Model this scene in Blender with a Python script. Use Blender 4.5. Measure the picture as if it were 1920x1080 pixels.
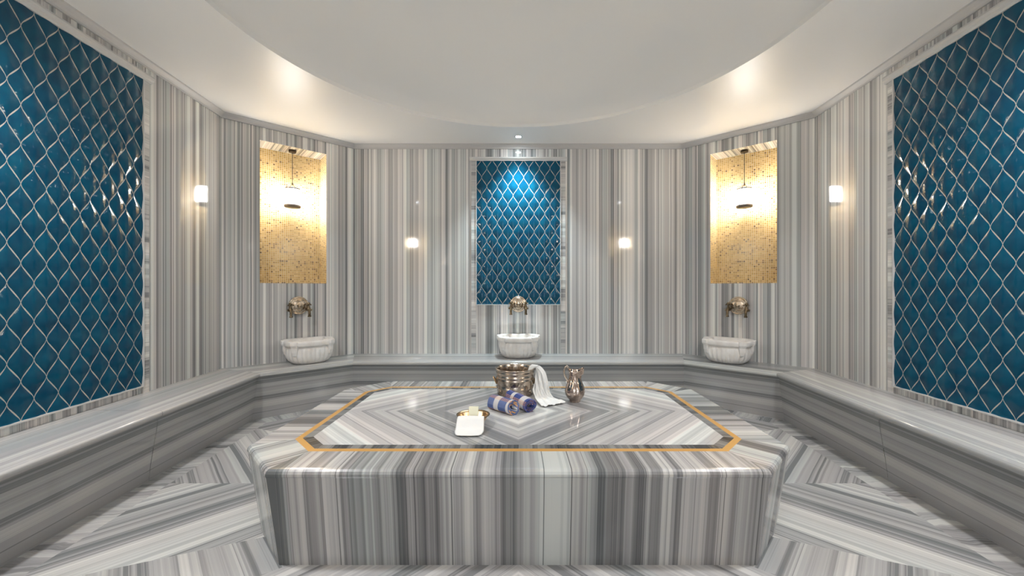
import bpy, bmesh, math, random
from mathutils import Vector, Matrix
for o in list(bpy.data.objects): bpy.data.objects.remove(o)
C = bpy.context.scene.collection
S = bpy.context.scene
PI = math.pi
CAMZ = 1.236
# ------------------------------------------------------------ camera, world, exposure
cd = bpy.data.cameras.new('camera'); cam = bpy.data.objects.new('camera', cd); C.objects.link(cam)
cam.location = (0, 0, CAMZ); cam.rotation_euler = (PI/2, 0, 0)
cd.sensor_width = 36; cd.sensor_fit = 'HORIZONTAL'; cd.lens = 36*720/1920
cd.shift_x = -12/1920; cd.clip_start = 0.02
S.camera = cam
w = bpy.data.worlds.new('world'); S.world = w; w.use_nodes = True
w.node_tree.nodes['Background'].inputs[0].default_value = (0.6, 0.6, 0.6, 1)
w.node_tree.nodes['Background'].inputs[1].default_value = 0.3
S.view_settings.view_transform = 'Standard'; S.view_settings.look = 'None'
S.view_settings.gamma = 1; S.view_settings.use_curve_mapping = False
S.view_settings.exposure = 1.74
PENDANT_L = 20.5        # radiance of the glass shades
SPOT_W = 58.0
FILL_L = .9         # radiance of the added fill panel behind the camera
LIGHT_WARM = (1.0, 0.965, 0.93); LIGHT_COOL = (0.86, 0.95, 1.0); LIGHT_NEUTRAL = (0.98, 0.98, 1.0)

# ------------------------------------------------------------ helpers
def tag(o, label=None, cat=None, group=None, kind=None):
    if label: o['label'] = label
    if cat: o['category'] = cat
    if group: o['group'] = group
    if kind: o['kind'] = kind
    return o
def empty(name, loc=(0,0,0), rz=0, **k):
    o = bpy.data.objects.new(name, None); C.objects.link(o); o.empty_display_size = .1
    o.location = loc; o.rotation_euler = (0, 0, rz); return tag(o, **k)
def link(name, me, mats, parent=None, smooth=False, **k):
    if not isinstance(mats, (list, tuple)): mats = [mats]
    for m in mats: me.materials.append(m)
    if smooth:
        for p in me.polygons: p.use_smooth = True
    o = bpy.data.objects.new(name, me); C.objects.link(o)
    if parent: o.parent = parent
    return tag(o, **k)
class MB:
    """polygon collector with a uv per corner and a material index per face"""
    def __init__(s): s.v = []; s.f = []; s.u = []; s.m = []; s.sm = []
    def face(s, pts, uvs=None, mi=0, sm=False):
        n = len(s.v); s.v += [tuple(p) for p in pts]; s.f.append(tuple(range(n, n+len(pts))))
        s.u.append([tuple(q) for q in (uvs or [(p[0], p[1]) for p in pts])]); s.m.append(mi); s.sm.append(sm)
    def grid(s, G, UV=None, mi=0, sm=True, closeu=False, flip=False):
        n = len(s.v); R = len(G); K = len(G[0])
        for row in G: s.v += [tuple(p) for p in row]
        for i in range(R-1):
            for j in range(K if closeu else K-1):
                j2 = (j+1) % K
                q = [(i,j),(i,j2),(i+1,j2),(i+1,j)]
                uu = [(i,j),(i,j+1),(i+1,j+1),(i+1,j)]
                if flip: q.reverse(); uu.reverse()
                s.f.append(tuple(n+a*K+b for a, b in q))
                s.u.append([UV(a, b) if UV else (b/K, a/R) for a, b in uu]); s.m.append(mi); s.sm.append(sm)
    def cap(s, idx_pts, mi=0): s.face(idx_pts, None, mi)
    def mesh(s, name, merge=0):
        me = bpy.data.meshes.new(name); me.from_pydata(s.v, [], s.f)
        L = me.uv_layers.new(name='UVMap'); k = 0
        for p, uu in zip(me.polygons, s.u):
            for q, li in zip(uu, p.loop_indices): L.data[li].uv = (q[0], q[1])
        for p, a, b in zip(me.polygons, s.m, s.sm): p.material_index = a; p.use_smooth = b
        if merge:
            bm = bmesh.new(); bm.from_mesh(me); bmesh.ops.remove_doubles(bm, verts=bm.verts, dist=merge); bm.to_mesh(me); bm.free()
        me.validate(); me.update(); return me
    def build(s, name, mats, parent=None, merge=0, **k): return link(name, s.mesh(name, merge), mats, parent, **k)
def lathe(mb, prof, n=32, c=(0,0,0), sx=1, sy=1, rad=None, mi=0, axis='z', flip=False):
    """prof: (r, h) from bottom outside upward; rad(theta, k) multiplies r"""
    G = []
    for k, (r, h) in enumerate(prof):
        row = []
        for j in range(n):
            a = 2*PI*j/n; rr = r*(rad(a, k) if rad else 1)
            x, y = rr*math.cos(a)*sx, rr*math.sin(a)*sy
            if axis == 'z': p = (c[0]+x, c[1]+y, c[2]+h)
            elif axis == 'y': p = (c[0]+x, c[1]-h, c[2]+y)     # grows towards -y
            else: p = (c[0]+h, c[1]+x, c[2]+y)
            row.append(p)
        G.append(row)
    mb.grid(G, UV=lambda a, b: (b/n, prof[a][1]), mi=mi, closeu=True, flip=flip)
def tube(mb, pts, rad, n=10, mi=0, caps=True, flat=1.0):
    P = [Vector(p) for p in pts]; G = []
    if not isinstance(rad, (list, tuple)): rad = [rad]*len(P)
    up = None
    for i, p in enumerate(P):
        t = (P[min(i+1, len(P)-1)]-P[max(i-1, 0)]).normalized()
        if up is None:
            up = Vector((0,0,1)) if abs(t.z) < .9 else Vector((1,0,0))
        a = (up - t*up.dot(t)).normalized(); b = t.cross(a); up = a
        G.append([p + (a*math.cos(2*PI*j/n)+b*math.sin(2*PI*j/n)*flat)*rad[i] for j in range(n)])
    mb.grid(G, closeu=True, mi=mi)
    if caps:
        mb.face(list(reversed(G[0])), None, mi); mb.face(G[-1], None, mi)
def spline(P, k=6):
    P = [Vector(p) for p in P]; out = []
    for i in range(len(P)-1):
        a, b, c, d = P[max(i-1,0)], P[i], P[i+1], P[min(i+2, len(P)-1)]
        for j in range(k):
            t = j/k
            out.append(.5*((2*b)+(c-a)*t+(2*a-5*b+4*c-d)*t*t+(3*b-a-3*c+d)*t**3))
    out.append(P[-1]); return out
def box(mb, x0, x1, y0, y1, z0, z1, mi=0, uv='x', off=0):
    V = lambda x, y, z: (x, y, z)
    def U(p, f): return (p[0]+off, p[2]) if uv == 'x' else (p[2]+off, p[0]) if uv == 'z' else (p[1]+off, p[0])
    F = [[V(x0,y0,z0),V(x1,y0,z0),V(x1,y0,z1),V(x0,y0,z1)],[V(x1,y1,z0),V(x0,y1,z0),V(x0,y1,z1),V(x1,y1,z1)],
         [V(x0,y1,z0),V(x0,y0,z0),V(x0,y0,z1),V(x0,y1,z1)],[V(x1,y0,z0),V(x1,y1,z0),V(x1,y1,z1),V(x1,y0,z1)],
         [V(x0,y0,z1),V(x1,y0,z1),V(x1,y1,z1),V(x0,y1,z1)],[V(x0,y1,z0),V(x1,y1,z0),V(x1,y0,z0),V(x0,y0,z0)]]
    for f in F: mb.face(f, [U(p, f) for p in f], mi)
def bevel(o, wdt, seg=2, ang=35):
    m = o.modifiers.new('bevel', 'BEVEL'); m.width = wdt; m.segments = seg; m.limit_method = 'ANGLE'; m.angle_limit = math.radians(ang)
    return o

# ------------------------------------------------------------ materials
class NT:
    def __init__(s, name):
        s.mat = bpy.data.materials.new(name); s.mat.use_nodes = True; s.t = s.mat.node_tree
        s.b = s.t.nodes['Principled BSDF']
    def n(s, typ, **k):
        o = s.t.nodes.new(typ)
        for a, b in k.items(): setattr(o, a, b)
        return o
    def l(s, a, b): s.t.links.new(a, b); return b
    def val(s, x, sock):
        if hasattr(x, 'links') or hasattr(x, 'is_output'): s.l(x, sock)
        else: sock.default_value = x
    def m(s, op, a, b=0.0, c=0.0, clamp=False):
        o = s.n('ShaderNodeMath', operation=op); o.use_clamp = clamp
        s.val(a, o.inputs[0]); s.val(b, o.inputs[1]); s.val(c, o.inputs[2]); return o.outputs[0]
    def mix(s, f, a, b, mode='MIX'):
        o = s.n('ShaderNodeMix', data_type='RGBA', blend_type=mode)
        s.val(f, o.inputs[0]); s.val(a, o.inputs[6]); s.val(b, o.inputs[7]); return o.outputs[2]
    def ramp(s, f, stops, interp='LINEAR'):
        o = s.n('ShaderNodeValToRGB'); cr = o.color_ramp; cr.interpolation = interp
        cr.elements[0].position = stops[0][0]; cr.elements[1].position = stops[-1][0]
        for p, c in stops[1:-1]: cr.elements.new(p)
        for e, (p, c) in zip(cr.elements, stops): e.color = (*c, 1) if len(c) == 3 else c
        s.l(f, o.inputs[0]); return o.outputs[0]
    def uv(s):
        tc = s.n('ShaderNodeTexCoord'); sp = s.n('ShaderNodeSeparateXYZ'); s.l(tc.outputs['UV'], sp.inputs[0])
        return sp.outputs[0], sp.outputs[1], tc
    def vor(s, wv, scale, feat='F1', out='Color', rnd=1.0):
        o = s.n('ShaderNodeTexVoronoi', voronoi_dimensions='1D', feature=feat); s.l(wv, o.inputs['W'])
        o.inputs['Scale'].default_value = scale; o.inputs['Randomness'].default_value = rnd
        if out == 'Color':
            sp = s.n('ShaderNodeSeparateColor'); s.l(o.outputs['Color'], sp.inputs[0]); return sp.outputs[0], sp.outputs[1]
        return o.outputs['Distance']
    def noise1(s, wv, scale, detail=2.0):
        o = s.n('ShaderNodeTexNoise', noise_dimensions='1D'); s.l(wv, o.inputs['W'])
        o.inputs['Scale'].default_value = scale; o.inputs['Detail'].default_value = detail; return o.outputs[0]
    def bump(s, h, strength=.3, dist=.002):
        o = s.n('ShaderNodeBump'); o.inputs['Strength'].default_value = strength; o.inputs['Distance'].default_value = dist
        s.l(h, o.inputs['Height']); s.l(o.outputs[0], s.b.inputs['Normal'])
def simple(name, col, rough=.5, metal=0, spec=.5, coat=0):
    t = NT(name); b = t.b.inputs
    b['Base Color'].default_value = (*col, 1); b['Roughness'].default_value = rough; b['Metallic'].default_value = metal
    b['Specular IOR Level'].default_value = spec; b['Coat Weight'].default_value = coat; return t.mat
def lin(r, g, b):
    f = lambda c: (c/255/12.92) if c/255 <= .04045 else ((c/255+.055)/1.055)**2.4
    return (f(r), f(g), f(b))
def marble(name, scale=1.0, warp=.004, wscale=2.2, rough=.09, lo=.16, hi=.62, tint=1.0, mode=None, dark=.5, warm=0.0):
    """striped grey marble; uv.x runs across the stripes in metres"""
    t = NT(name); u, v, tc = t.uv()
    if mode == 'floor':      # uv holds metres from the room centre; the slabs change direction by sector
        ax = t.m('ABSOLUTE', u); ay = t.m('ABSOLUTE', v)
        ratio = t.m('DIVIDE', ay, t.m('MAXIMUM', ax, .001))
        plus = t.m('MULTIPLY', t.m('GREATER_THAN', ratio, .414), t.m('LESS_THAN', ratio, .70))
        sg = t.m('SUBTRACT', t.m('MULTIPLY', plus, 2.0), 1.0)
        cr = t.m('MULTIPLY', t.m('ADD', ax, t.m('MULTIPLY', sg, ay)), .7071)
        w0 = t.m('ADD', cr, t.m('MULTIPLY', plus, 3.37))
        w0 = t.m('ADD', w0, t.m('MULTIPLY', t.m('GREATER_THAN', v, 0.0), .83))
        w0 = t.m('ADD', w0, 11.0)
    elif mode == 'diamond':
        ax = t.m('ABSOLUTE', u); ay = t.m('ABSOLUTE', v)
        w0 = t.m('ADD', t.m('MULTIPLY', t.m('ADD', ax, ay), .7071), 5.0)
    else: w0 = t.m('ADD', u, 20.0)
    nz = t.n('ShaderNodeTexNoise'); nz.inputs['Scale'].default_value = wscale; nz.inputs['Detail'].default_value = 2
    cx = t.n('ShaderNodeCombineXYZ'); t.l(t.m('MULTIPLY', u, .6), cx.inputs[0]); t.l(v, cx.inputs[1]); t.l(cx.outputs[0], nz.inputs['Vector'])
    wv = t.m('ADD', w0, t.m('MULTIPLY', t.m('SUBTRACT', nz.outputs[0], .5), warp*2))
    wv = t.m('MULTIPLY', wv, 1.0/scale)
    a, a2 = t.vor(wv, 11); b, b2 = t.vor(wv, 34); c = t.noise1(wv, 90, 4.0); d = t.noise1(wv, 7, 2.0); e, e2 = t.vor(wv, 95)
    s = t.m('MULTIPLY', a, .30); s = t.m('MULTIPLY_ADD', b, .30, s); s = t.m('MULTIPLY_ADD', c, .28, s)
    s = t.m('MULTIPLY_ADD', d, .22, s); s = t.m('MULTIPLY_ADD', e, .12, s)      # 0..1.2, mean .61
    ln = t.vor(wv, 8.5, 'DISTANCE_TO_EDGE', 'Distance')
    line = t.m('SUBTRACT', 1.0, t.m('DIVIDE', ln, .022), clamp=True)
    line = t.m('MULTIPLY', line, t.m('GREATER_THAN', t.noise1(wv, 5.3, 0), .47))
    ln2 = t.vor(t.m('ADD', wv, 7.3), 21, 'DISTANCE_TO_EDGE', 'Distance')
    line2 = t.m('MULTIPLY', t.m('SUBTRACT', 1.0, t.m('DIVIDE', ln2, .05), clamp=True), t.m('GREATER_THAN', b2, .5))
    col = t.ramp(s, [(.38, (lo*.8, lo*.82, lo*.84)), (.50, (lo*1.6, lo*1.6, lo*1.6)), (.60, ((lo+hi)*.5,)*3), (.71, (hi*.90, hi*.90, hi*.885)), (.86, (hi*1.12, hi*1.12, hi*1.08))])
    col = t.mix(t.m('MULTIPLY', line, dark), col, (.035, .038, .042, 1))
    col = t.mix(t.m('MULTIPLY', line2, dark*.55), col, (.06, .06, .065, 1))
    tn = t.ramp(a2, [(0, (.93, .99, .985)), (.35, (1, 1, .98)), (.6, (1.0, .975, .97)), (1, (1.03, .975, .955))])
    col = t.mix(.8*tint, col, tn, 'MULTIPLY')
    if warm: col = t.mix(warm, col, (1.0, .93, .86, 1), 'MULTIPLY')
    t.l(col, t.b.inputs['Base Color']); t.b.inputs['Roughness'].default_value = rough
    return t.mat
M = {}
M['wall'] = marble('wall_marble', .42, .0025, rough=.06, lo=.28, hi=.75, dark=.6)
M['wall_side'] = marble('wall_marble_dense', .42, .0025, rough=.06, lo=.26, hi=.71, dark=.6)
M['bench'] = marble('bench_marble', 1.9, .010, 1.1, rough=.10, lo=.22, hi=.50, dark=.5, tint=.6)
M['seat'] = marble('bench_seat_marble', 1.5, .006, 1.2, rough=.10, lo=.25, hi=.48, dark=.4, tint=.6)
M['table'] = marble('table_marble', 1.4, .006, 1.5, rough=.20, lo=.15, hi=.50, dark=.85)
M['table_top'] = marble('table_inlay_marble', 1.5, .008, 1.3, rough=.07, lo=.3, hi=.68, dark=.3, mode='diamond')
M['floor'] = marble('floor_marble', 1.2, .010, 1.4, rough=.16, lo=.24, hi=.58, dark=.3, mode='floor', tint=.6)
M['floor_edge'] = marble('floor_border_marble', 1.8, .05, 6.0, rough=.16, lo=.20, hi=.50, dark=.5, tint=.5)
M['strip'] = marble('cross_cut_marble', 1.4, .008, 3.0, rough=.15, lo=.30, hi=.66, dark=.4)
M['moulding'] = simple('pale_marble_moulding', (.60, .595, .58), .25)
M['crown'] = simple('crown_marble', (.50, .495, .49), .5)
t = NT('ceiling_paint'); t.b.inputs['Base Color'].default_value = (.86, .85, .83, 1); t.b.inputs['Roughness'].default_value = .38; t.b.inputs['Specular IOR Level'].default_value = .35; M['ceiling'] = t.mat
M['dome'] = simple('dome_paint', (.82, .81, .785), .7)
M['grout'] = simple('tile_grout', (.46, .44, .39), .6)
t = NT('blue_glazed_tile'); nz = t.n('ShaderNodeTexNoise'); nz.inputs['Scale'].default_value = 9; tc = t.n('ShaderNodeTexCoord'); t.l(tc.outputs['Object'], nz.inputs[0])
t.l(t.ramp(nz.outputs[0], [(.3, (.002, .048, .098)), (.7, (.003, .080, .140))]), t.b.inputs['Base Color']); t.b.inputs['Roughness'].default_value = .09
t.b.inputs['Specular IOR Level'].default_value = .28
nb = t.n('ShaderNodeTexNoise'); nb.inputs['Scale'].default_value = 38; t.l(tc.outputs['Object'], nb.inputs[0]); t.bump(nb.outputs[0], .25, .004)
M['tile'] = t.mat
# gold mosaic, 2 cm stones
t = NT('gold_mosaic'); u, v, tc = t.uv()
q = .0205; uu = t.m('DIVIDE', t.m('ADD', u, 30.0), q); vv = t.m('DIVIDE', t.m('ADD', v, 30.0), q)
fu = t.m('FLOOR', uu); fv = t.m('FLOOR', vv); cx = t.n('ShaderNodeCombineXYZ'); t.l(fu, cx.inputs[0]); t.l(fv, cx.inputs[1])
wn = t.n('ShaderNodeTexWhiteNoise', noise_dimensions='2D'); t.l(cx.outputs[0], wn.inputs['Vector'])
du = t.m('ABSOLUTE', t.m('SUBTRACT', t.m('FRACT', uu), .5)); dv = t.m('ABSOLUTE', t.m('SUBTRACT', t.m('FRACT', vv), .5))
ed = t.m('MAXIMUM', du, dv); gm = t.m('GREATER_THAN', ed, .40)
tc_ = t.ramp(wn.outputs['Value'], [(0, (.16, .095, .03)), (.05, (.30, .18, .06)), (.12, (.50, .33, .11)), (.4, (.62, .43, .16)), (.8, (.70, .50, .20)), (1, (.76, .58, .28))])
t.l(t.mix(gm, tc_, (.78, .70, .52, 1)), t.b.inputs['Base Color']); t.l(t.m('MULTIPLY_ADD', gm, .4, .16), t.b.inputs['Roughness'])
bh = t.m('SUBTRACT', 1.0, t.m('MULTIPLY', t.m('SUBTRACT', ed, .3, clamp=True), 5.0), clamp=True); t.bump(bh, .5, .002)
M['mosaic'] = t.mat
def emis(name, col, L):
    t = NT(name); t.b.inputs['Base Color'].default_value = (.8, .8, .8, 1); t.b.inputs['Emission Color'].default_value = (*col, 1); t.b.inputs['Emission Strength'].default_value = L; return t.mat
M['shade'] = emis('lit_opal_glass', LIGHT_WARM, PENDANT_L)
M['bulb'] = emis('lit_spot_lens', LIGHT_COOL, 60)
M['bulb_n'] = emis('lit_spot_lens_neutral', LIGHT_NEUTRAL, 20)
M['fill_emit'] = emis('fill_glow', (.90, .95, 1.0), FILL_L)  # emission for the added fill panel, no real daylight source
M['dark_bronze'] = simple('dark_bronze', (.07, .055, .04), .35, .9)
M['lamp_metal'] = simple('lamp_cap_metal', (.13, .11, .10), .6, .2)
M['gold'] = simple('gold_marble_inlay', (.55, .30, .08), .2)
t = marble('dark_inlay_marble', 1.0, .01, 6.0, rough=.12, lo=.06, hi=.22, dark=.4, tint=.4); M['dark_inlay'] = t
# white carved marble
t = NT('white_carved_marble'); tc = t.n('ShaderNodeTexCoord'); nz = t.n('ShaderNodeTexNoise'); nz.inputs['Scale'].default_value = 14; nz.inputs['Detail'].default_value = 5; t.l(tc.outputs['Object'], nz.inputs[0])
t.l(t.ramp(nz.outputs[0], [(.3, (.76, .72, .68)), (.7, (.88, .865, .84))]), t.b.inputs['Base Color']); t.b.inputs['Roughness'].default_value = .35; t.bump(nz.outputs[0], .3, .004); M['white'] = t.mat
def hammered(name, c1, c2, rough=.2, sc=60, st=.5):
    t = NT(name); tc = t.n('ShaderNodeTexCoord'); vo = t.n('ShaderNodeTexVoronoi', feature='SMOOTH_F1'); vo.inputs['Scale'].default_value = sc; t.l(tc.outputs['Object'], vo.inputs[0])
    nz = t.n('ShaderNodeTexNoise'); nz.inputs['Scale'].default_value = 22; nz.inputs['Detail'].default_value = 4; t.l(tc.outputs['Object'], nz.inputs[0])
    t.l(t.ramp(nz.outputs[0], [(.35, c1), (.68, c2)]), t.b.inputs['Base Color']); t.b.inputs['Metallic'].default_value = 1; t.b.inputs['Roughness'].default_value = rough
    t.bump(vo.outputs[0], st, .004); return t.mat
M['silver'] = hammered('worn_silvered_copper', (.34, .27, .21), (.66, .58, .50), .20, 70, .04)
M['silver_h'] = hammered('hammered_silvered_copper', (.36, .27, .22), (.70, .58, .50), .18, 60, .7)
M['bronze'] = hammered('aged_bronze', (.10, .075, .045), (.30, .23, .15), .28, 90, .3)
M['plate'] = hammered('worn_brass_plate', (.38, .29, .20), (.72, .62, .50), .25, 45, .6)
M['copper'] = hammered('copper_bowl_metal', (.42, .25, .12), (.66, .44, .24), .3, 60, .4)
t = NT('white_towel_cloth'); tc = t.n('ShaderNodeTexCoord'); nz = t.n('ShaderNodeTexNoise'); nz.inputs['Scale'].default_value = 260; t.l(tc.outputs['Object'], nz.inputs[0])
t.b.inputs['Base Color'].default_value = (.83, .83, .81, 1); t.b.inputs['Roughness'].default_value = .95; t.b.inputs['Sheen Weight'].default_value = .3; t.bump(nz.outputs[0], .4, .002); M['cloth'] = t.mat
M['soap'] = simple('cream_soap', (.88, .86, .66), .45)
def plaid(name, base, base2, shift=0.0):
    t = NT(name); u, v, tc = t.uv()        # u: 0..1 along the roll, v: metres round it
    us = t.m('FRACT', t.m('ADD', u, shift)); vf = t.m('FRACT', t.m('MULTIPLY', v, 11.0))
    white = t.m('MULTIPLY', t.m('GREATER_THAN', us, .30), t.m('LESS_THAN', us, .52))
    white2 = t.m('GREATER_THAN', us, .86)
    band = t.m('GREATER_THAN', vf, .55)
    col = t.mix(t.m('MULTIPLY', band, .55), (*base, 1), (*base2, 1))
    col = t.mix(t.m('MULTIPLY', t.m('MAXIMUM', white, white2), .85), col, (.72, .70, .66, 1))
    fine = t.m('LESS_THAN', t.m('FRACT', t.m('MULTIPLY', us, 22.0)), .22)
    col = t.mix(t.m('MULTIPLY', fine, .35), col, (.08, .12, .32, 1))
    og = t.m('MAXIMUM', t.m('LESS_THAN', t.m('FRACT', t.m('MULTIPLY', us, 15.0)), .2), t.m('LESS_THAN', t.m('FRACT', t.m('MULTIPLY', v, 110.0)), .22))
    ob = t.m('MULTIPLY', og, t.m('MULTIPLY', t.m('GREATER_THAN', vf, .30), t.m('LESS_THAN', vf, .56)))
    col = t.mix(t.m('MULTIPLY', ob, .85), col, (.70, .34, .12, 1))
    nz = t.n('ShaderNodeTexNoise'); nz.inputs['Scale'].default_value = 300; t.l(tc.outputs['Object'], nz.inputs[0]); t.bump(nz.outputs[0], .4, .001)
    t.l(col, t.b.inputs['Base Color']); t.b.inputs['Roughness'].default_value = .9; return t.mat
M['plaid'] = plaid('blue_plaid_cotton', (.07, .11, .27), (.17, .22, .40))
M['plaid2'] = plaid('violet_blue_plaid_cotton', (.035, .06, .22), (.20, .18, .36), .62)

# ------------------------------------------------------------ room outline (metres, camera at the origin in plan)
P0 = (1.958, 4.594); P1 = (2.90, 3.75); P2 = (2.645, 1.2); P3 = (1.90, .05); DX = .80
HT = 2.95; HB = .45; YC = 2.43; WT = .30
poly = [(-DX, P3[1]), (-P3[0], P3[1]), (-P2[0], P2[1]), (-P1[0], P1[1]), (-P0[0], P0[1]), P0, P1, P2, P3, (DX, P3[1])]   # clockwise seen from above
def offs(d, pts=poly):
    """offset the open outline by d towards the room"""
    L = []
    for i in range(len(pts)-1):
        a, b = Vector(pts[i]), Vector(pts[i+1]); t = (b-a).normalized(); n = Vector((t.y, -t.x))
        L.append((a+n*d, t))
    out = [L[0][0].copy()]
    for i in range(len(L)-1):
        (p, t), (q, s) = L[i], L[i+1]
        k = ((q-p).x*s.y-(q-p).y*s.x)/(t.x*s.y-t.y*s.x); out.append(p+t*k)
    out.append(L[-1][0] + L[-1][1]*(Vector(pts[-1])-Vector(pts[-2])).length)
    return out
outer = offs(-WT)
names = ['wall_front_left', 'wall_rear_left', 'wall_left', 'wall_back_left', 'wall_back', 'wall_back_right', 'wall_right', 'wall_rear_right', 'wall_front_right']
NZ0, NZ1, NW, ND = 1.288, 2.763, .636, .25
rnd = random.Random(4)
niche_frames = []
def wall(i):
    a, b = Vector(poly[i]), Vector(poly[i+1]); t = (b-a).normalized(); L = (b-a).length; n = Vector((-t.y, t.x))   # n: outwards
    mb = MB(); name = names[i]
    def P(s, z, d=0): p = a+t*s+n*d; return (p.x, p.y, z)
    niche = i in (1, 3, 5, 7)
    if niche:
        s0, s1 = L/2-NW/2, L/2+NW/2; cuts = [0, s0-.055, s0, s1, s1+.055, L]
        holes = (s0, s1, NZ0, NZ1)
    elif i == 4: cuts = [0, .66, 1.30, 1.458, 1.958+.5, 1.958+.655, L-.66, L]; cuts = [0, .66, 1.40, L/2-.56, L/2+.56, L-1.40, L-.66, L]; holes = None; 
    elif i in (2, 6): cuts = [0, .9, 1.7, L-.88, L-.44, L] if i == 2 else [0, .44, .88, L-1.7, L-.9, L]; holes = None
    else: cuts = [0, L/2, L]; holes = None
    cuts = sorted(set(round(c, 4) for c in cuts))
    for c0, c1 in zip(cuts[:-1], cuts[1:]):
        o = rnd.uniform(0, 40)
        if niche and c1 <= s0+1e-3 and c1-c0 < .1: pass
        if holes and c0 >= holes[0]-1e-3 and c1 <= holes[1]+1e-3: zs = [(0, NZ0), (NZ1, HT)]
        else: zs = [(0, HT)]
        for z0, z1 in zs:
            mb.face([P(c0,z0),P(c1,z0),P(c1,z1),P(c0,z1)], [(c0+o,z0),(c1+o,z0),(c1+o,z1),(c0+o,z1)], 0)
    if niche:
        s0, s1, z0, z1 = holes
        mb.face([P(s0,z0,ND),P(s1,z0,ND),P(s1,z1,ND),P(s0,z1,ND)], [(0,z0),(NW,z0),(NW,z1),(0,z1)], 1)
        mb.face([P(s0,z0),P(s0,z0,ND),P(s0,z1,ND),P(s0,z1)], [(-ND,z0),(0,z0),(0,z1),(-ND,z1)], 1)
        mb.face([P(s1,z0,ND),P(s1,z0),P(s1,z1),P(s1,z1,ND)], [(NW,z0),(NW+ND,z0),(NW+ND,z1),(NW,z1)], 1)
        mb.face([P(s0,z0),P(s1,z0),P(s1,z0,ND),P(s0,z0,ND)], [(0,-ND),(NW,-ND),(NW,0),(0,0)], 1)
        mb.face([P(s0,z1,ND),P(s1,z1,ND),P(s1,z1),P(s0,z1)], [(0+9,ND),(NW+9,ND),(NW+9,0),(0+9,0)], 0)
    # outside shell
    A, B = outer[i], outer[i+1]
    mb.face([(B.x,B.y,0),(A.x,A.y,0),(A.x,A.y,HT+.8),(B.x,B.y,HT+.8)], [(0,0),(L,0),(L,HT),(0,HT)], 0)
    mb.face([(a.x,a.y,HT),(b.x,b.y,HT),(B.x,B.y,HT+.0),(A.x,A.y,HT+.0)], None, 0)
    for (p, Q) in ((a, A), (b, B)):
        f = [(p.x,p.y,0),(Q.x,Q.y,0),(Q.x,Q.y,HT),(p.x,p.y,HT)]; mb.face(f, None, 0)
    mb.build(name, [M['wall_side'] if i in (2, 6) else M['wall'], M['mosaic']], kind='structure')
    mid = a+t*L/2
    if niche: niche_frames.append((i, mid, n, math.atan2(-n.x, n.y)))
    return mid, n, math.atan2(-n.x, n.y)
frames = [wall(i) for i in range(9)]

# entrance passage behind the camera
mb = MB()
for x in (-1, 1):
    q = [(x*DX,P3[1],0),(x*DX,-2.2,0),(x*DX,-2.2,2.25),(x*DX,P3[1],2.25)]; 
    mb.face(q if x < 0 else q[::-1], [(p[1]+3, p[2]) for p in (q if x < 0 else q[::-1])])
mb.face([(DX,-2.2,0),(-DX,-2.2,0),(-DX,-2.2,2.25),(DX,-2.2,2.25)])
mb.build('wall_entrance', M['wall'], kind='structure')
mb = MB(); mb.face([(-DX,P3[1],2.25),(-DX,-2.2,2.25),(DX,-2.2,2.25),(DX,P3[1],2.25)]); mb.face([(-DX,P3[1],2.25),(DX,P3[1],2.25),(DX,P3[1],HT),(-DX,P3[1],HT)][::-1])
mb.build('ceiling_entrance', M['ceiling'], kind='structure')

mb = MB(); box(mb, -.68, .68, -2.19, -2.17, .12, 2.12); wn_ = mb.build('fill_panel_1', M['moulding'], kind='structure')  # backing of an unseen glowing panel, added as soft frontal fill
mb = MB(); mb.face([(.64,-2.165,.16),(-.64,-2.165,.16),(-.64,-2.165,2.08),(.64,-2.165,2.08)]); mb.build('fill_face', M['fill_emit'], wn_)  # glowing face of the added panel, lifts ceiling and far wall
# ------------------------------------------------------------ floor
mb = MB()
LIP, TOPF, BOT = .49, .455, .40
e1 = offs(.36); e2 = offs(BOT+.16)
pts = [(p.x, p.y) for p in e2]
fz = 0
n = len(pts); full = pts
mb.face([(x, y, fz) for x, y in reversed(full)], [(x, y-YC) for x, y in reversed(full)], 0)
for i in range(n-1):
    a, b, A, B = e2[i], e2[i+1], e1[i], e1[i+1]
    L = (b-a).length; o = i*3.1; e = ((A-a).dot((b-a).normalized()), (B-a).dot((b-a).normalized()))
    mb.face([(a.x,a.y,0),(b.x,b.y,0),(B.x,B.y,0),(A.x,A.y,0)], [(o,0),(o+L,0),(o+e[1],.2),(o+e[0],.2)], 1)
# the part under the bench and in the passage
for i in range(n-1):
    A, B = e1[i], e1[i+1]; a, b = outer[i], outer[i+1]
    mb.face([(A.x,A.y,0),(B.x,B.y,0),(b.x,b.y,0),(a.x,a.y,0)], None, 1)
mb.face([(-DX,e2[0].y,0),(-DX,-2.2,0),(DX,-2.2,0),(DX,e2[0].y,0)], None, 1)
mb.build('floor', [M['floor'], M['floor_edge']], kind='structure')

# ------------------------------------------------------------ ceiling: flat ring with a round shallow dome
CCY, CR = 2.22, 1.87
mb = MB(); N = 128; ring = []; rim = []
import itertools
ip = [Vector(p) for p in poly]
def hit(dx, dy):
    best = 9
    loop = ip + [ip[0]]
    for a, b in zip(loop[:-1], loop[1:]):
        r = b-a; den = dx*r.y-dy*r.x
        if abs(den) < 1e-9: continue
        q = a-Vector((0, CCY)); t_ = (q.x*r.y-q.y*r.x)/den; s_ = (q.x*dy-q.y*dx)/den
        if t_ > 0 and -1e-6 <= s_ <= 1+1e-6: best = min(best, t_)
    return best
angs = sorted(set([round(2*PI*k/N, 6) for k in range(N)] + [round(math.atan2(p.y-CCY, p.x) % (2*PI), 6) for p in ip]))
for a in angs:
    c, s = math.cos(a), math.sin(a); h = hit(c, s)
    rim.append((CR*c, CCY+CR*s, HT)); ring.append((h*c, CCY+h*s, HT))
k = len(angs)
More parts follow.
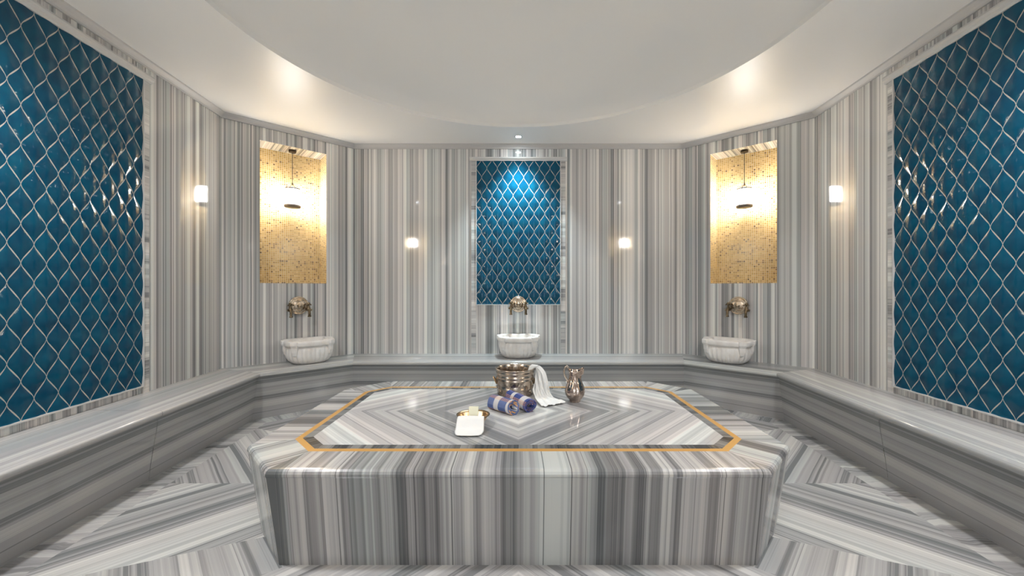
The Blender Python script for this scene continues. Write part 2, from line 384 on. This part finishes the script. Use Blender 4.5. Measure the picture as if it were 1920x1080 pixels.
for i in range(k):
    j = (i+1) % k; mb.face([rim[i], ring[i], ring[j], rim[j]][::-1], None, 0)
G = []
RISE = .50; RS = (CR*CR+RISE*RISE)/(2*RISE)
G.append(rim)
for q in range(0, 13):
    th = math.asin(CR/RS)*(1-q/12.5); r = RS*math.sin(th); z = HT+.035+RS*math.cos(th)-(RS-RISE)
    G.append([(r*math.cos(a), CCY+r*math.sin(a), z) for a in angs])
G.insert(1, [(x, y, HT+.03) for x, y, z in rim])
mb.grid(G, mi=1, closeu=True, sm=True); mb.face(G[-1], None, 1)
mb.build('ceiling', [M['ceiling'], M['dome']], kind='structure')

# crown moulding round the room
mb = MB()
prof = [(.0, HT-.052), (.012, HT-.052), (.014, HT-.040), (.022, HT-.030), (.036, HT-.018), (.042, HT-.012), (.044, HT)]
rows = [offs(d) for d, z in prof]
mb.grid([[(p.x, p.y, z) for p in r] for r, (d, z) in zip(rows, prof)], sm=False)
mb.build('trim_1', M['crown'], kind='structure')

# ------------------------------------------------------------ bench round the walls
bench = empty('stone_bench', (0, 4.2, 0), label='long polished grey striped marble bench running round all the walls', cat='bench')
inv = Matrix.Translation((0, -4.2, 0))
bprof = [(0, HB), (LIP-.012, HB), (LIP-.003, HB-.004), (LIP, HB-.012), (LIP, HB-.028), (LIP-.004, HB-.036), (LIP-.014, HB-.040), (LIP-.026, HB-.042)]
fprof = [(LIP-.030, HB-.042), (LIP-.033, HB-.07), (LIP-.040, HB-.13), (LIP-.052, HB-.19), (BOT+.016, .13), (BOT+.004, .05), (BOT, 0)]
def seg(prof, i, mat, name, f0=0.0, f1=1.0):
    mb = MB(); R = [offs(d) for d, z in prof]; base = R[0]
    t = (base[i+1]-base[i]).normalized(); a0 = base[i]
    R = [[None]*i+[r[i].lerp(r[i+1], f0), r[i].lerp(r[i+1], f1)] for r in R]
    G = [[(r[i].x, r[i].y-4.2, z), (r[i+1].x, r[i+1].y-4.2, z)] for r, (d, z) in zip(R, prof)]
    cum = [0]
    for (d0, z0), (d1, z1) in zip(prof[:-1], prof[1:]): cum.append(cum[-1]+math.hypot(d1-d0, z1-z0))
    ss = [[(r[i]-a0).dot(t), (r[i+1]-a0).dot(t)] for r in R]
    o = 1.5 if name == 'front_panel' else 6+i*2.3
    mb.grid(G, UV=lambda a, b: (cum[a]+o, ss[a][b]+i*1.9), sm=True, flip=True)
    if name == 'seat_slab': mb.face([(R[-1][i].x,R[-1][i].y-4.2,prof[-1][1]),(R[-1][i+1].x,R[-1][i+1].y-4.2,prof[-1][1]),(R[0][i+1].x,R[0][i+1].y-4.2,prof[-1][1]),(R[0][i].x,R[0][i].y-4.2,prof[-1][1])], None, 0)
    return mb.build(name, mat, bench)
for i in range(1, 8):
    if i in (2, 6):
        for a_, b_ in ((0, .4995), (.5005, 1)): seg(bprof, i, M['seat'], 'seat_slab', a_, b_); seg(fprof, i, M['bench'], 'front_panel', a_, b_)
    else: seg(bprof, i, M['seat'], 'seat_slab'); seg(fprof, i, M['bench'], 'front_panel')

# ------------------------------------------------------------ heated table in the middle
TC = 2.455
table = empty('marble_platform', (0, TC, 0), label='low octagonal marble slab table with striped sides and gold inlay border, centre of room', cat='platform')
def octa(hx, hy, ch): return [(hx, hy-ch), (hx-ch, hy), (-(hx-ch), hy), (-hx, hy-ch), (-hx, -(hy-ch)), (-(hx-ch), -hy), (hx-ch, -hy), (hx, -(hy-ch))]
def inset(d, hx=1.352, hy=.797, ch=.262): return octa(hx-d, hy-d, ch-d*(2-math.sqrt(2)))
def ringm(mb, d0, z0, d1, z1, mi, along=True, off=0, sm=False):
    A, B = inset(d0), inset(d1)
    base = inset(0)
    for i in range(8):
        j = (i+1) % 8; a, b = Vector(base[i]), Vector(base[j]); t = (b-a).normalized(); m_ = (a+b)/2
        def U(p, d, z): s = (Vector(p)-m_).dot(t); return (s+i*2.71+off+(abs(0)), -d-z) if along else (-d+off, s)
        mb.face([(*A[i], z0), (*A[j], z0), (*B[j], z1), (*B[i], z1)], [U(A[i], d0, z0), U(A[j], d0, z0), U(B[j], d1, z1), U(B[i], d1, z1)], mi, sm)
mb = MB(); ringm(mb, .055, 0, .0, HB-.035, 0); 
mb.build('side_panels', M['table'], table, merge=0)
mb = MB(); pr = [(0.0, HB-.035), (-.004, HB-.028), (-.004, HB-.018), (.001, HB-.008), (.010, HB-.001), (.022, HB), (.190, HB)]
for (d0, z0), (d1, z1) in zip(pr[:-1], pr[1:]): ringm(mb, d0, z0, d1, z1, 0)
mb.build('border_slab', M['table'], table)
mb = MB(); ringm(mb, .19, HB, .222, HB, 0); mb.build('gold_inlay', M['gold'], table, label='gold coloured inlay line')
mb = MB(); ringm(mb, .222, HB, .268, HB, 0); mb.build('dark_inlay', M['dark_inlay'], table, label='dark grey inlay line')
mb = MB(); q = inset(.268); mb.face([(x, y, HB) for x, y in q], [(x, y) for x, y in q]); mb.build('centre_slab', M['table_top'], table)

# ------------------------------------------------------------ blue tile panels
TW, TH = .1255, .217
def half(v):   # half width of the tile at v in -1..1
    t_ = 1-abs(v); return TW/2*(t_-.44*math.sin(2*PI*t_)/(2*PI))
def tile_panel(frame, cx, hw, z0, z1, label, group=None, strip=.055, stripdown=True, topm=.055, mould_ext=.02):
    mid, nrm, rz = frame
    t_ = Vector((math.cos(rz), math.sin(rz)))
    loc = (mid.x+t_.x*cx, mid.y+t_.y*cx, z0)
    root = empty('tile_panel', loc, rz, label=label, cat='wall panel', group=group)
    H = z1-z0
    mb = MB(); box(mb, -hw, hw, -.008, -.001, 0, H); mb.build('grout', M['grout'], root)
    bm = bmesh.new(); NU, NV = 8, 16; gap = .0025; wd = TW/2
    rows = int(H/(TH/2))+2
    cols = int(hw/TW)+2
    for r in range(-1, rows+1):
        zc = r*TH/2
        for c in range(-cols, cols+1):
            xc = c*TW + (TW/2 if r % 2 else 0)
            if abs(xc) > hw+TW/2: continue
            G = []
            for a in range(NV+1):
                v = -1+2*a/NV; v *= .965; hwid = max(half(v)-gap*.55, .0003)
                row = []
                for b in range(NU+1):
                    u = -1+2*b/NU
                    edge = min(1.0, (hwid*(1-abs(u)))/.006) if abs(u) < 1 else 0
                    h = .0080*(.5+.5*math.cos(PI*u))*min(1, hwid/(TW/2)*1.2)*(1-.3*v*v) + .0008*edge
                    h += .0010*math.cos(2.0*PI*u)*math.cos(2.2*PI*v)*(hwid/wd)
                    row.append(bm.verts.new((xc+u*hwid, -.008-h*.9+.0002, zc+v*TH/2)))
                G.append(row)
            for a in range(NV):
                for b in range(NU):
                    f = bm.faces.new((G[a][b], G[a][b+1], G[a+1][b+1], G[a+1][b])); f.smooth = True
    for co, no in (((-hw,0,0),(-1,0,0)), ((hw,0,0),(1,0,0)), ((0,0,0),(0,0,-1)), ((0,0,H),(0,0,1))):
        bmesh.ops.bisect_plane(bm, geom=bm.verts[:]+bm.edges[:]+bm.faces[:], plane_co=co, plane_no=no, clear_outer=True)
    me = bpy.data.meshes.new('tiles'); bm.to_mesh(me); bm.free(); link('tiles', me, M['tile'], root)
    # thin pale bead round the tiles
    mb = MB()
    for x in (-1, 1): box(mb, x*hw-.004, x*hw+.004, -.021, 0, 0, H)
    box(mb, -hw, hw, -.021, 0, -.006, .003); mb.build('edge_bead', M['moulding'], root)
    for x in (-1, 1):
        mb = MB(); zb = HB-z0 if stripdown else 0
        xs = sorted((x*(hw+.004), x*(hw+strip))); box(mb, xs[0], xs[1], -.012, 0, zb, H+.0, uv='z', off=3+x); bevel(mb.build('side_strip', M['strip'], root), .002)
    mb = MB(); xe = hw+strip+mould_ext
    pr = [(0, 0), (-.020, .0), (-.024, .012), (-.036, .022), (-.038, .040), (-.030, topm), (0, topm)]
    G = [[(-xe, y, H+z) for y, z in pr], [(xe, y, H+z) for y, z in pr]]
    mb.grid(G, sm=False); mb.face(G[0]); mb.face(G[1][::-1]); mb.build('top_moulding', M['moulding'], root)
    return root
tile_panel(frames[4], 0.0, .502, 1.038, 2.752, 'narrow blue ogee tile panel framed in marble on the far wall', strip=.06, topm=.04)
fl, fr = frames[2], frames[6]
SL = (Vector(P1)-Vector(P2)).length
panel_c = SL/2-.893-.95
tile_panel(fl, panel_c, .95, .505, 2.79, 'large blue ogee tile panel on the left wall')
tile_panel(fr, -panel_c, .95, .505, 2.79, 'large blue ogee tile panel on the right wall')

# ------------------------------------------------------------ pendants in the niches
def pendant(fr_, label):
    mid, n, rz = fr_; p = mid+n*.115
    root = empty('pendant_lamp', (p.x, p.y, NZ1), rz, label=label, cat='pendant lamp', group='pendants hanging in the gold niches')
    mb = MB(); lathe(mb, [(0,-.026),(.036,-.026),(.038,-.020),(.038,-.001),(0,-.001)], 28); mb.build('ceiling_rose', M['dark_bronze'], root)
    mb = MB(); tube(mb, [(0,0,-.02),(0,0,-.385)], .0032, 8); mb.build('cord', M['dark_bronze'], root)
    mb = MB(); tube(mb, [(0,0,-.36),(0,0,-.385)], [.006,.010], 10)
    for s in (-1, 1): tube(mb, [(0,0,-.375),(s*.022,0,-.405),(s*.034,0,-.422)], .003, 8)
    lathe(mb, [(.080,-.440),(.083,-.434),(.076,-.424),(.05,-.420),(0,-.418)], 32); mb.build('cap', M['lamp_metal'], root)
    mb = MB(); lathe(mb, [(.074,-.606),(.084,-.602),(.092,-.585),(.094,-.54),(.094,-.49),(.090,-.455),(.078,-.436)], 36); mb.build('glass_shade', M['shade'], root)
    mb = MB(); lathe(mb, [(0,-.640),(.060,-.640),(.078,-.636),(.083,-.626),(.083,-.612),(.079,-.604),(0,-.604)], 32); mb.build('base_plate', M['lamp_metal'], root)
    return root
pendant(frames[3], 'lit white glass pendant in the gold mosaic niche left of the far wall')
pendant(frames[5], 'lit white glass pendant in the gold mosaic niche right of the far wall')
pendant(frames[1], 'lit pendant in the niche behind the viewer, seen as the left reflection on far wall')
pendant(frames[7], 'lit pendant in the niche behind the viewer, seen as the right reflection on far wall')

# ------------------------------------------------------------ recessed ceiling spots
def spot(x, y, label, col, watt, mat, ang=110, blend=.8, tilt=(0, 0)):
    root = empty('recessed_spotlight', (x, y, HT), label=label, cat='ceiling spotlight', group='recessed ceiling spots')
    mb = MB(); lathe(mb, [(.030,-.004),(.040,-.006),(.044,-.003),(.044,0)], 28); mb.build('trim_ring', M['moulding'], root)
    mb = MB(); lathe(mb, [(0,-.003),(.018,-.003),(.030,-.0035)], 24, flip=False); mb.build('lens', mat, root)
    ld = bpy.data.lights.new('spot', 'SPOT'); ld.energy = watt; ld.color = col; ld.spot_size = math.radians(ang); ld.spot_blend = blend; ld.shadow_soft_size = .09
    lo = bpy.data.objects.new('spot_light', ld); C.objects.link(lo); lo.parent = root; lo.location = (0, 0, -.035); lo.rotation_euler = (tilt[0], tilt[1], 0)
spot(0, 4.345, 'bright recessed ceiling spotlight above the narrow blue panel', (.80, .95, 1.0), 62, M['bulb'], 95)
for sx in (-1, 1):
    spot(sx*2.02, 1.50, 'recessed ceiling spotlight beside the %s blue panel, above the view' % ('left' if sx < 0 else 'right'), LIGHT_NEUTRAL, SPOT_W, M['bulb_n'], 150, 1.0, (0, 0))
spot(0, .22, 'added fill spotlight in the ceiling over the entrance behind the viewer', LIGHT_NEUTRAL, SPOT_W*.3, M['bulb_n'], 150, 1.0, (0, 0))  # unseen spot added at the rear for fill

# ------------------------------------------------------------ basins
def basin(frame, label, first=[None]):
    mid, n, rz = frame; side = 0 if abs(mid.x) < .1 else (1 if mid.x < 0 else -1)
    p = mid-n*.205+Vector((math.cos(rz), math.sin(rz)))*side*.095
    loc = (p.x, p.y, HB)
    if first[0]:
        return copy_tree(first[0], loc, rz, label)
    root = empty('marble_basin', loc, rz, label=label, cat='wash basin', group='white marble basins on the bench')
    HX, HY = .224, .19; N = 156
    def out(a):      # plan outline, +y is the wall side
        c, s = math.cos(a), math.sin(a); e = 5.0 if s > 0 else 2.6
        return (abs(c/HX)**e+abs(s/HY)**e)**(-1/e)
    def flute(a): return abs(math.sin(a*13))
    prof = [(0,0,0),(.54,0,0),(.68,.004,.4),(.82,.028,1),(.91,.065,1),(.95,.105,1),(.95,.14,1),(.935,.165,.4),(.90,.178,0),(.93,.184,0),(1.03,.19,0),(1.055,.20,0),(1.055,.228,0),(1.03,.240,0),(.98,.243,0),(.86,.240,0),(.82,.228,0),(.74,.15,0),(.55,.08,0),(0,.06,0)]
    mb = MB(); G = []
    for f, z, k in prof:
        G.append([(out(2*PI*j/N)*f*math.cos(2*PI*j/N)*(1+.06*k*(flute(2*PI*j/N)-.6)), out(2*PI*j/N)*f*math.sin(2*PI*j/N)*(1+.06*k*(flute(2*PI*j/N)-.6)), z) for j in range(N)])
    mb.grid(G, closeu=True); mb.build('bowl', M['white'], root)
    # carved lugs under the rim, two at the front corners and two at the ends
    for ax, ay, dx, dy in ((-.156,-.126,-.62,-.78),(.156,-.126,.62,-.78),(-.200,.07,-1,0),(.200,.07,1,0)):
        d = Vector((dx, dy)).normalized(); tt = Vector((-d.y, d.x)); mb = MB(); G = []
        for z, w2, o in ((.085,.014,.010),(.10,.022,.024),(.135,.030,.034),(.178,.034,.036),(.192,.036,.044),(.205,.040,.050),(.238,.040,.050),(.243,.036,.044)):
            c0 = Vector((ax, ay)); G.append([(*(c0+tt*a_*w2+d*b_), z) for a_, b_ in ((-1,-.04),(1,-.04),(1,o*.8),(.8,o),(-.8,o),(-1,o*.8))])
        mb.grid(G, closeu=True, sm=False); mb.face(G[0]); mb.face(G[-1][::-1]); bevel(mb.build('lug', M['white'], root), .004)
    first[0] = root; return root
def copy_tree(o, loc, rz, label):
    r = o.copy(); C.objects.link(r); r.location = loc; r.rotation_euler = (0, 0, rz); r['label'] = label
    def rec(s, d):
        for ch in s.children:
            c = ch.copy(); C.objects.link(c); c.parent = d; rec(ch, c)
    rec(o, r); return r
basin(frames[4], 'white carved marble basin on the bench under the narrow blue panel')
basin(frames[3], 'white carved marble basin on the bench under the left gold niche')
basin(frames[5], 'white carved marble basin on the bench under the right gold niche')

# ------------------------------------------------------------ wall taps
def taps(frame, label, first=[None]):
    mid, n, rz = frame; side = 0 if abs(mid.x) < .1 else (1 if mid.x < 0 else -1)
    mid = mid+Vector((math.cos(rz), math.sin(rz)))*side*.03
    loc = (mid.x-n.x*.016, mid.y-n.y*.016, 1.045)
    if first[0]: return copy_tree(first[0], loc, rz, label)
    root = empty('wall_tap', loc, rz, label=label, cat='tap', group='bronze tap sets with round plates')
    mb = MB(); lathe(mb, [(.040,-.016),(.070,.0),(.094,.004),(.098,.012),(.096,.020),(.090,.024),(.085,.020),(.081,.022),(.077,.030),(.070,.034),(.064,.032),(.050,.040),(.030,.050),(.022,.048),(.020,.056),(.012,.064),(0,.066)], 48, axis='y', rad=lambda a, k: 1+(.012*math.cos(24*a) if 2 <= k <= 5 else 0))
    mb.build('medallion', M['plate'], root)
    for s in (-1, 1):
        mb = MB(); x = s*.088
        tube(mb, [(x,.016,-.045),(x,-.03,-.045),(x,-.055,-.045)], [.013,.013,.013], 14)
        tube(mb, spline([(x,-.040,-.045),(x,-.072,-.048),(x,-.090,-.062),(x,-.095,-.090),(x,-.095,-.118)], 5), [.013]*21, 14)
        lathe(mb, [(.011,-.122),(.017,-.122),(.018,-.112),(.013,-.106)], 18, c=(x,-.095,0)); lathe(mb, [(.013,-.062),(.021,-.056),(.022,-.034),(.014,-.026),(.010,-.010)], 18, c=(x,-.060,0))
        tp = mb.build('tap', M['bronze'], root)
        mb = MB(); lathe(mb, [(.008,-.012),(.008,.004),(.014,.008),(.018,.018),(.013,.028),(.006,.034),(0,.036)], 18, c=(x,-.060,0))
        tube(mb, [(x-.026,-.060,.006),(x-.012,-.060,.010),(x+.012,-.060,.010),(x+.026,-.060,.006)], [.008,.005,.005,.008], 10)
        tube(mb, [(x,-.060,-.045),(x+s*.018,-.064,-.047),(x+s*.030,-.066,-.050)], [.010,.007,.013], 12)
        mb.build('handle', M['bronze'], tp)
    first[0] = root; return root
taps(frames[4], 'bronze tap pair with round brass plate above the middle basin')
taps(frames[3], 'bronze tap pair with round brass plate above the left basin')
taps(frames[5], 'bronze tap pair with round brass plate above the right basin')

# ------------------------------------------------------------ things on the platform
# bucket
bk = empty('metal_bucket', (-.024, 2.87, HB), label='round ridged silvery bucket with brass side handles behind the towels', cat='bucket')
mb = MB()
pr = [(0,.002),(.120,.0),(.131,.004),(.134,.02),(.136,.045),(.140,.050),(.141,.054),(.137,.058),(.137,.105),(.141,.110),(.143,.114),(.139,.119),(.137,.124),(.141,.131),(.143,.138),(.139,.144),(.136,.150),(.141,.157),(.144,.165),(.142,.172),(.140,.176),(.146,.182),(.149,.188),(.148,.193),(.142,.193),(.136,.186),(.133,.17),(.130,.10),(.126,.02),(0,.012)]
lathe(mb, pr, 64); mb.build('body', M['silver'], bk)
for s in (-1, 1):
    mb = MB(); box(mb, s*.139-.006, s*.139+.006, -.018, .018, .075, .118)
    h = bevel(mb.build('handle', M['bronze'], bk, label='brass coloured handle'), .003)
    mb = MB(); tube(mb, [(s*(.150+.012*math.sin(a)), .020*math.cos(a), .098+.026*math.sin(a)) for a in [2*PI*i/20 for i in range(21)]], .004, 8, caps=False); mb.build('ring', M['copper'], h)
mb = MB(); R = .1385
def onb(a, z): return (R*math.sin(a), -R*math.cos(a), z)
for pts_ in ([(-.24,.066),(-.17,.080),(-.08,.100)], [(-.25,.100),(-.20,.086),(-.12,.070),(-.08,.068)], [(-.12,.072),(-.04,.076),(.02,.092),(.0,.102),(-.04,.096),(.0,.084),(.07,.080)], [(.05,.070),(.11,.082),(.16,.100),(.20,.102),(.19,.092),(.13,.088)], [(.16,.076),(.23,.074),(.29,.084),(.33,.098)], [(-.46,.070),(-.40,.086),(-.33,.092),(-.30,.084),(-.35,.078)], [(-.62,.080),(-.56,.092),(-.50,.086),(-.48,.074)], [(.40,.094),(.46,.084),(.54,.078),(.60,.086)]):
    tube(mb, spline([onb(a, z) for a, z in pts_], 5), .0009, 6)
mb.build('engraving', M['dark_bronze'], bk)
# ewer
ew = empty('metal_ewer', (.392, 2.665, HB), 0, label='small hammered silvery ewer with curved handle, right of the bucket', cat='jug')
mb = MB(); prof = [(0,.0),(.037,.0),(.039,.005),(.037,.010),(.041,.016),(.053,.028),(.064,.046),(.069,.066),(.067,.088),(.060,.110),(.051,.132),(.044,.152),(.040,.172),(.040,.190),(.043,.206),(.046,.218),(.042,.216),(.037,.195),(.034,.17),(0,.15)]
def ewr(a, k):
    r = 1+.02*math.cos(10*a)*(1 if 4 < k < 12 else 0)
    if 12 <= k <= 17: r *= 1+.42*max(0, math.cos(a+.25))**5*(k-11)/4.0
    return r
G = []; n_ = 48
for k_, (r, h) in enumerate(prof):
    row = []
    for j in range(n_):
        a = 2*PI*j/n_; rr = r*ewr(a, k_); hh = h+(.016*max(0, math.cos(a+.25))**4 if 14 <= k_ <= 16 else 0)+(.004*math.cos(2*a) if 14 <= k_ <= 16 else 0)
        row.append((rr*math.cos(a), rr*math.sin(a), hh))
    G.append(row)
mb.grid(G, closeu=True); mb.build('body', M['silver_h'], ew)
mb = MB(); tube(mb, spline([(-.040,0,.212),(-.046,0,.234),(-.058,0,.242),(-.070,0,.232),(-.075,0,.21),(-.073,0,.186),(-.064,0,.166),(-.056,0,.152),(-.052,0,.142),(-.058,0,.134)], 5), [.0065]*46, 10, flat=.8)
tube(mb, [(-.050,0,.240),(-.058,0,.250),(-.064,0,.246)], [.005,.007,.004], 8); mb.build('handle', M['silver'], ew)

# rolled plaid towels
def roll(name, p0, p1, R, mat, label, seed, turns=4):
    a, b = Vector(p0), Vector(p1); L = (b-a).length; ang = math.atan2((b-a).y, (b-a).x)
    root = empty(name, (a.x, a.y, HB), ang)
    rn = random.Random(seed); n = turns*28; th = .0062
    mb = MB(); NX = 22
    ph = [rn.uniform(0, 6.28) for _ in range(6)]
    def pt(i, x, off):
        f = i/n; t_ = f*turns*2*PI+rn_off; r = .008+(R-.008)*f**.85+off
        r *= 1+.030*math.sin(3*t_+ph[0]+x*20)+.018*math.sin(7*x*10+ph[1]+t_)
        e = x/L; endf = .0035*math.sin(t_*1.0+ph[2])*(1 if e > .5 else -1)*(abs(e-.5)*2)**6*(1+3*(1-f))
        sq = 1-.05*(math.sin(t_) < -.5)
        return Vector((x+endf*2, r*math.cos(t_), R*.97+r*math.sin(t_)*sq))
    rn_off = -PI*.35
    arc = [0]
    for i in range(n):
        f = i/n; arc.append(arc[-1]+(.008+(R-.008)*f**.85)*turns*2*PI/n)
    G1 = [[pt(i, L*k/NX, th/2) for k in range(NX+1)] for i in range(n+1)]
    G2 = [[pt(i, L*k/NX, -th/2) for k in range(NX+1)] for i in range(n+1)]
    for G_ in (G1, G2):
        for row in G_:
            for p in row: p.z = max(p.z, .0005)
    mb.grid(G1, UV=lambda i, k: (k/NX, arc[i]), flip=True); mb.grid(G2, UV=lambda i, k: (k/NX, arc[i]))
    for k in (0, NX):
        mb.grid([[G1[i][k], G2[i][k]] for i in range(n+1)], UV=lambda i, q: (k/NX, arc[min(i, n)]))
    mb.grid([G1[n], G2[n]], UV=lambda i, k: (k/NX, arc[n]))
    bpy.data.objects.remove(root)
    o = mb.build(name, mat, None, label=label, cat='towel', group='rolled plaid towels'); o.location = (a.x, a.y, HB); o.rotation_euler = (0, 0, ang); return o
roll('rolled_towel', (-.172, 2.515), (-.028, 2.375), .047, M['plaid'], 'rolled blue and white plaid towel, the left one of the pair before the bucket', 3)
roll('rolled_towel', (-.055, 2.63), (.078, 2.425), .044, M['plaid2'], 'rolled dark blue and violet plaid towel, nearer the white cloth', 8)

# white cloth hanging from the bucket rim
def cloth(name, path, widths, wdirs, folds, amp, mat, label, cat, thick=.004, sag=None, N=60, K=44, **kw):
    P = spline(path, 12); n = len(P)-1
    def lerp(arr, f):
        x = f*(len(arr)-1); i = min(int(x), len(arr)-2); t_ = x-i
        A, B = arr[i], arr[i+1]
        return A*(1-t_)+B*t_ if not isinstance(A, tuple) else Vector(A).lerp(Vector(B), t_)
    mb = MB(); G = []
    for i in range(n+1):
        f = i/n; w_ = lerp(widths, f); d = lerp(wdirs, f).normalized(); t_ = (P[min(i+1, n)]-P[max(i-1, 0)]).normalized(); nr = t_.cross(d).normalized()
        row = []; am = lerp(amp, f)
        for k in range(K+1):
            s = -1+2*k/K
            q = P[i]+d*s*w_/2+nr*am*(math.sin(folds*s*PI+1.3*math.sin(f*5))+.5*math.sin(folds*2.1*s*PI+f*4+1))
            if sag: q = sag(q, s, f)
            row.append(q)
        G.append(row)
    mb.grid(G); me = mb.mesh(name)
    o = link(name, me, mat, None, label=label, cat=cat, **kw)
    m = o.modifiers.new('solid', 'SOLIDIFY'); m.thickness = thick; m.offset = 1
    m = o.modifiers.new('sub', 'SUBSURF'); m.levels = 1; m.render_levels = 1
    return o
BC = Vector((-.024, 2.87))
def keep_out(q, s, f):
    if f > .22:
        v = Vector((q.x, q.y))-BC
        lim = .158
        if v.length < lim and q.z < HB+.196: v = v.normalized()*lim; q.x, q.y = BC.x+v.x, BC.y+v.y
    q.z = max(q.z, HB+.0075+.007*(.5+.5*math.sin(85*q.x+45*q.y+1.5*math.sin(60*q.y)))+.003*math.sin(150*q.x-90*q.y)**2)
    return q
cloth('white_cloth', [(.085,2.865,HB+.155),(.098,2.858,HB+.190),(.128,2.845,HB+.205),(.150,2.828,HB+.170),(.158,2.80,HB+.110),(.168,2.765,HB+.045),(.188,2.70,HB+.012),(.215,2.62,HB+.010),(.235,2.555,HB+.010)],
      [.05,.06,.075,.10,.115,.125,.145,.175,.19], [(.45,-.9,0),(.45,-.9,0),(.6,-.8,0),(.75,-.65,0),(.85,-.5,0),(.95,-.3,0),(.95,-.25,0),(.9,.35,0),(.88,.45,0)], 3.2, [.003,.005,.009,.012,.013,.012,.010,.009,.008], M['cloth'],
      'crumpled white cloth hanging over the bucket rim onto the platform', 'cloth', sag=keep_out)

# soap bowl, soap, mitt
sb = empty('soap_bowl', (-.262, 2.225, HB), 0, label='shallow copper bowl half covered by a white mitt, holding a soap bar', cat='bowl')
mb = MB(); lathe(mb, [(0,0),(.045,.0),(.05,.004),(.070,.022),(.084,.044),(.090,.052),(.093,.054),(.090,.057),(.082,.046),(.066,.024),(.044,.008),(0,.006)], 48, sy=.86); mb.build('bowl_body', M['copper'], sb)
mb = MB(); tube(mb, [(.094*math.cos(a), .081*math.sin(a), .055) for a in [2*PI*i/40 for i in range(41)]], .003, 8, caps=False); mb.build('rim', M['bronze'], sb)
mb = MB(); box(mb, -.027, .027, -.010, .010, -.04, .045); so = mb.build('soap_bar', M['soap'], None, label='upright cream bar of soap standing in the copper bowl', cat='soap')
so.location = (-.257, 2.205, HB+.058); so.rotation_euler = (math.radians(-8), 0, 0); bevel(so, .004, 3)
# mitt: rounded cloth bag lying from the bowl rim down to the slab
mb = MB(); path = spline([(0,2.178,HB+.056),(0,2.158,HB+.064),(0,2.138,HB+.058),(0,2.118,HB+.038),(0,2.095,HB+.016),(0,2.065,HB+.010),(0,2.03,HB+.008)], 6)
n = len(path)-1; G = []; tot = 0
for layer, off in ((0, .0035), (1, -.0035)):
    G = []
    for i, p in enumerate(path):
        f = i/n; hw_ = .073+.008*f
        if f > .72: hw_ *= math.sqrt(max(.0, 1-((f-.72)/.28)**2*.42))
        t_ = (path[min(i+1, n)]-path[max(i-1, 0)]).normalized(); nr = Vector((0, -t_.z, t_.y)); nr = nr if nr.z > 0 else -nr
        G.append([Vector((-.262-.004+s*hw_, p.y-(.010*math.sqrt(max(0,1-s*s)) if i == n else 0), p.z))+nr*off*math.sqrt(max(0, 1-abs(s)**6))*(1 if i < n else .4) for s in [-1+2*k/28 for k in range(29)]])
    mb.grid(G, flip=(layer == 0))
o = mb.build('bath_mitt', M['cloth'], None, merge=.0003, label='flat white bath mitt draped from the copper bowl onto the platform', cat='mitt')
for p in o.data.polygons: p.use_smooth = True
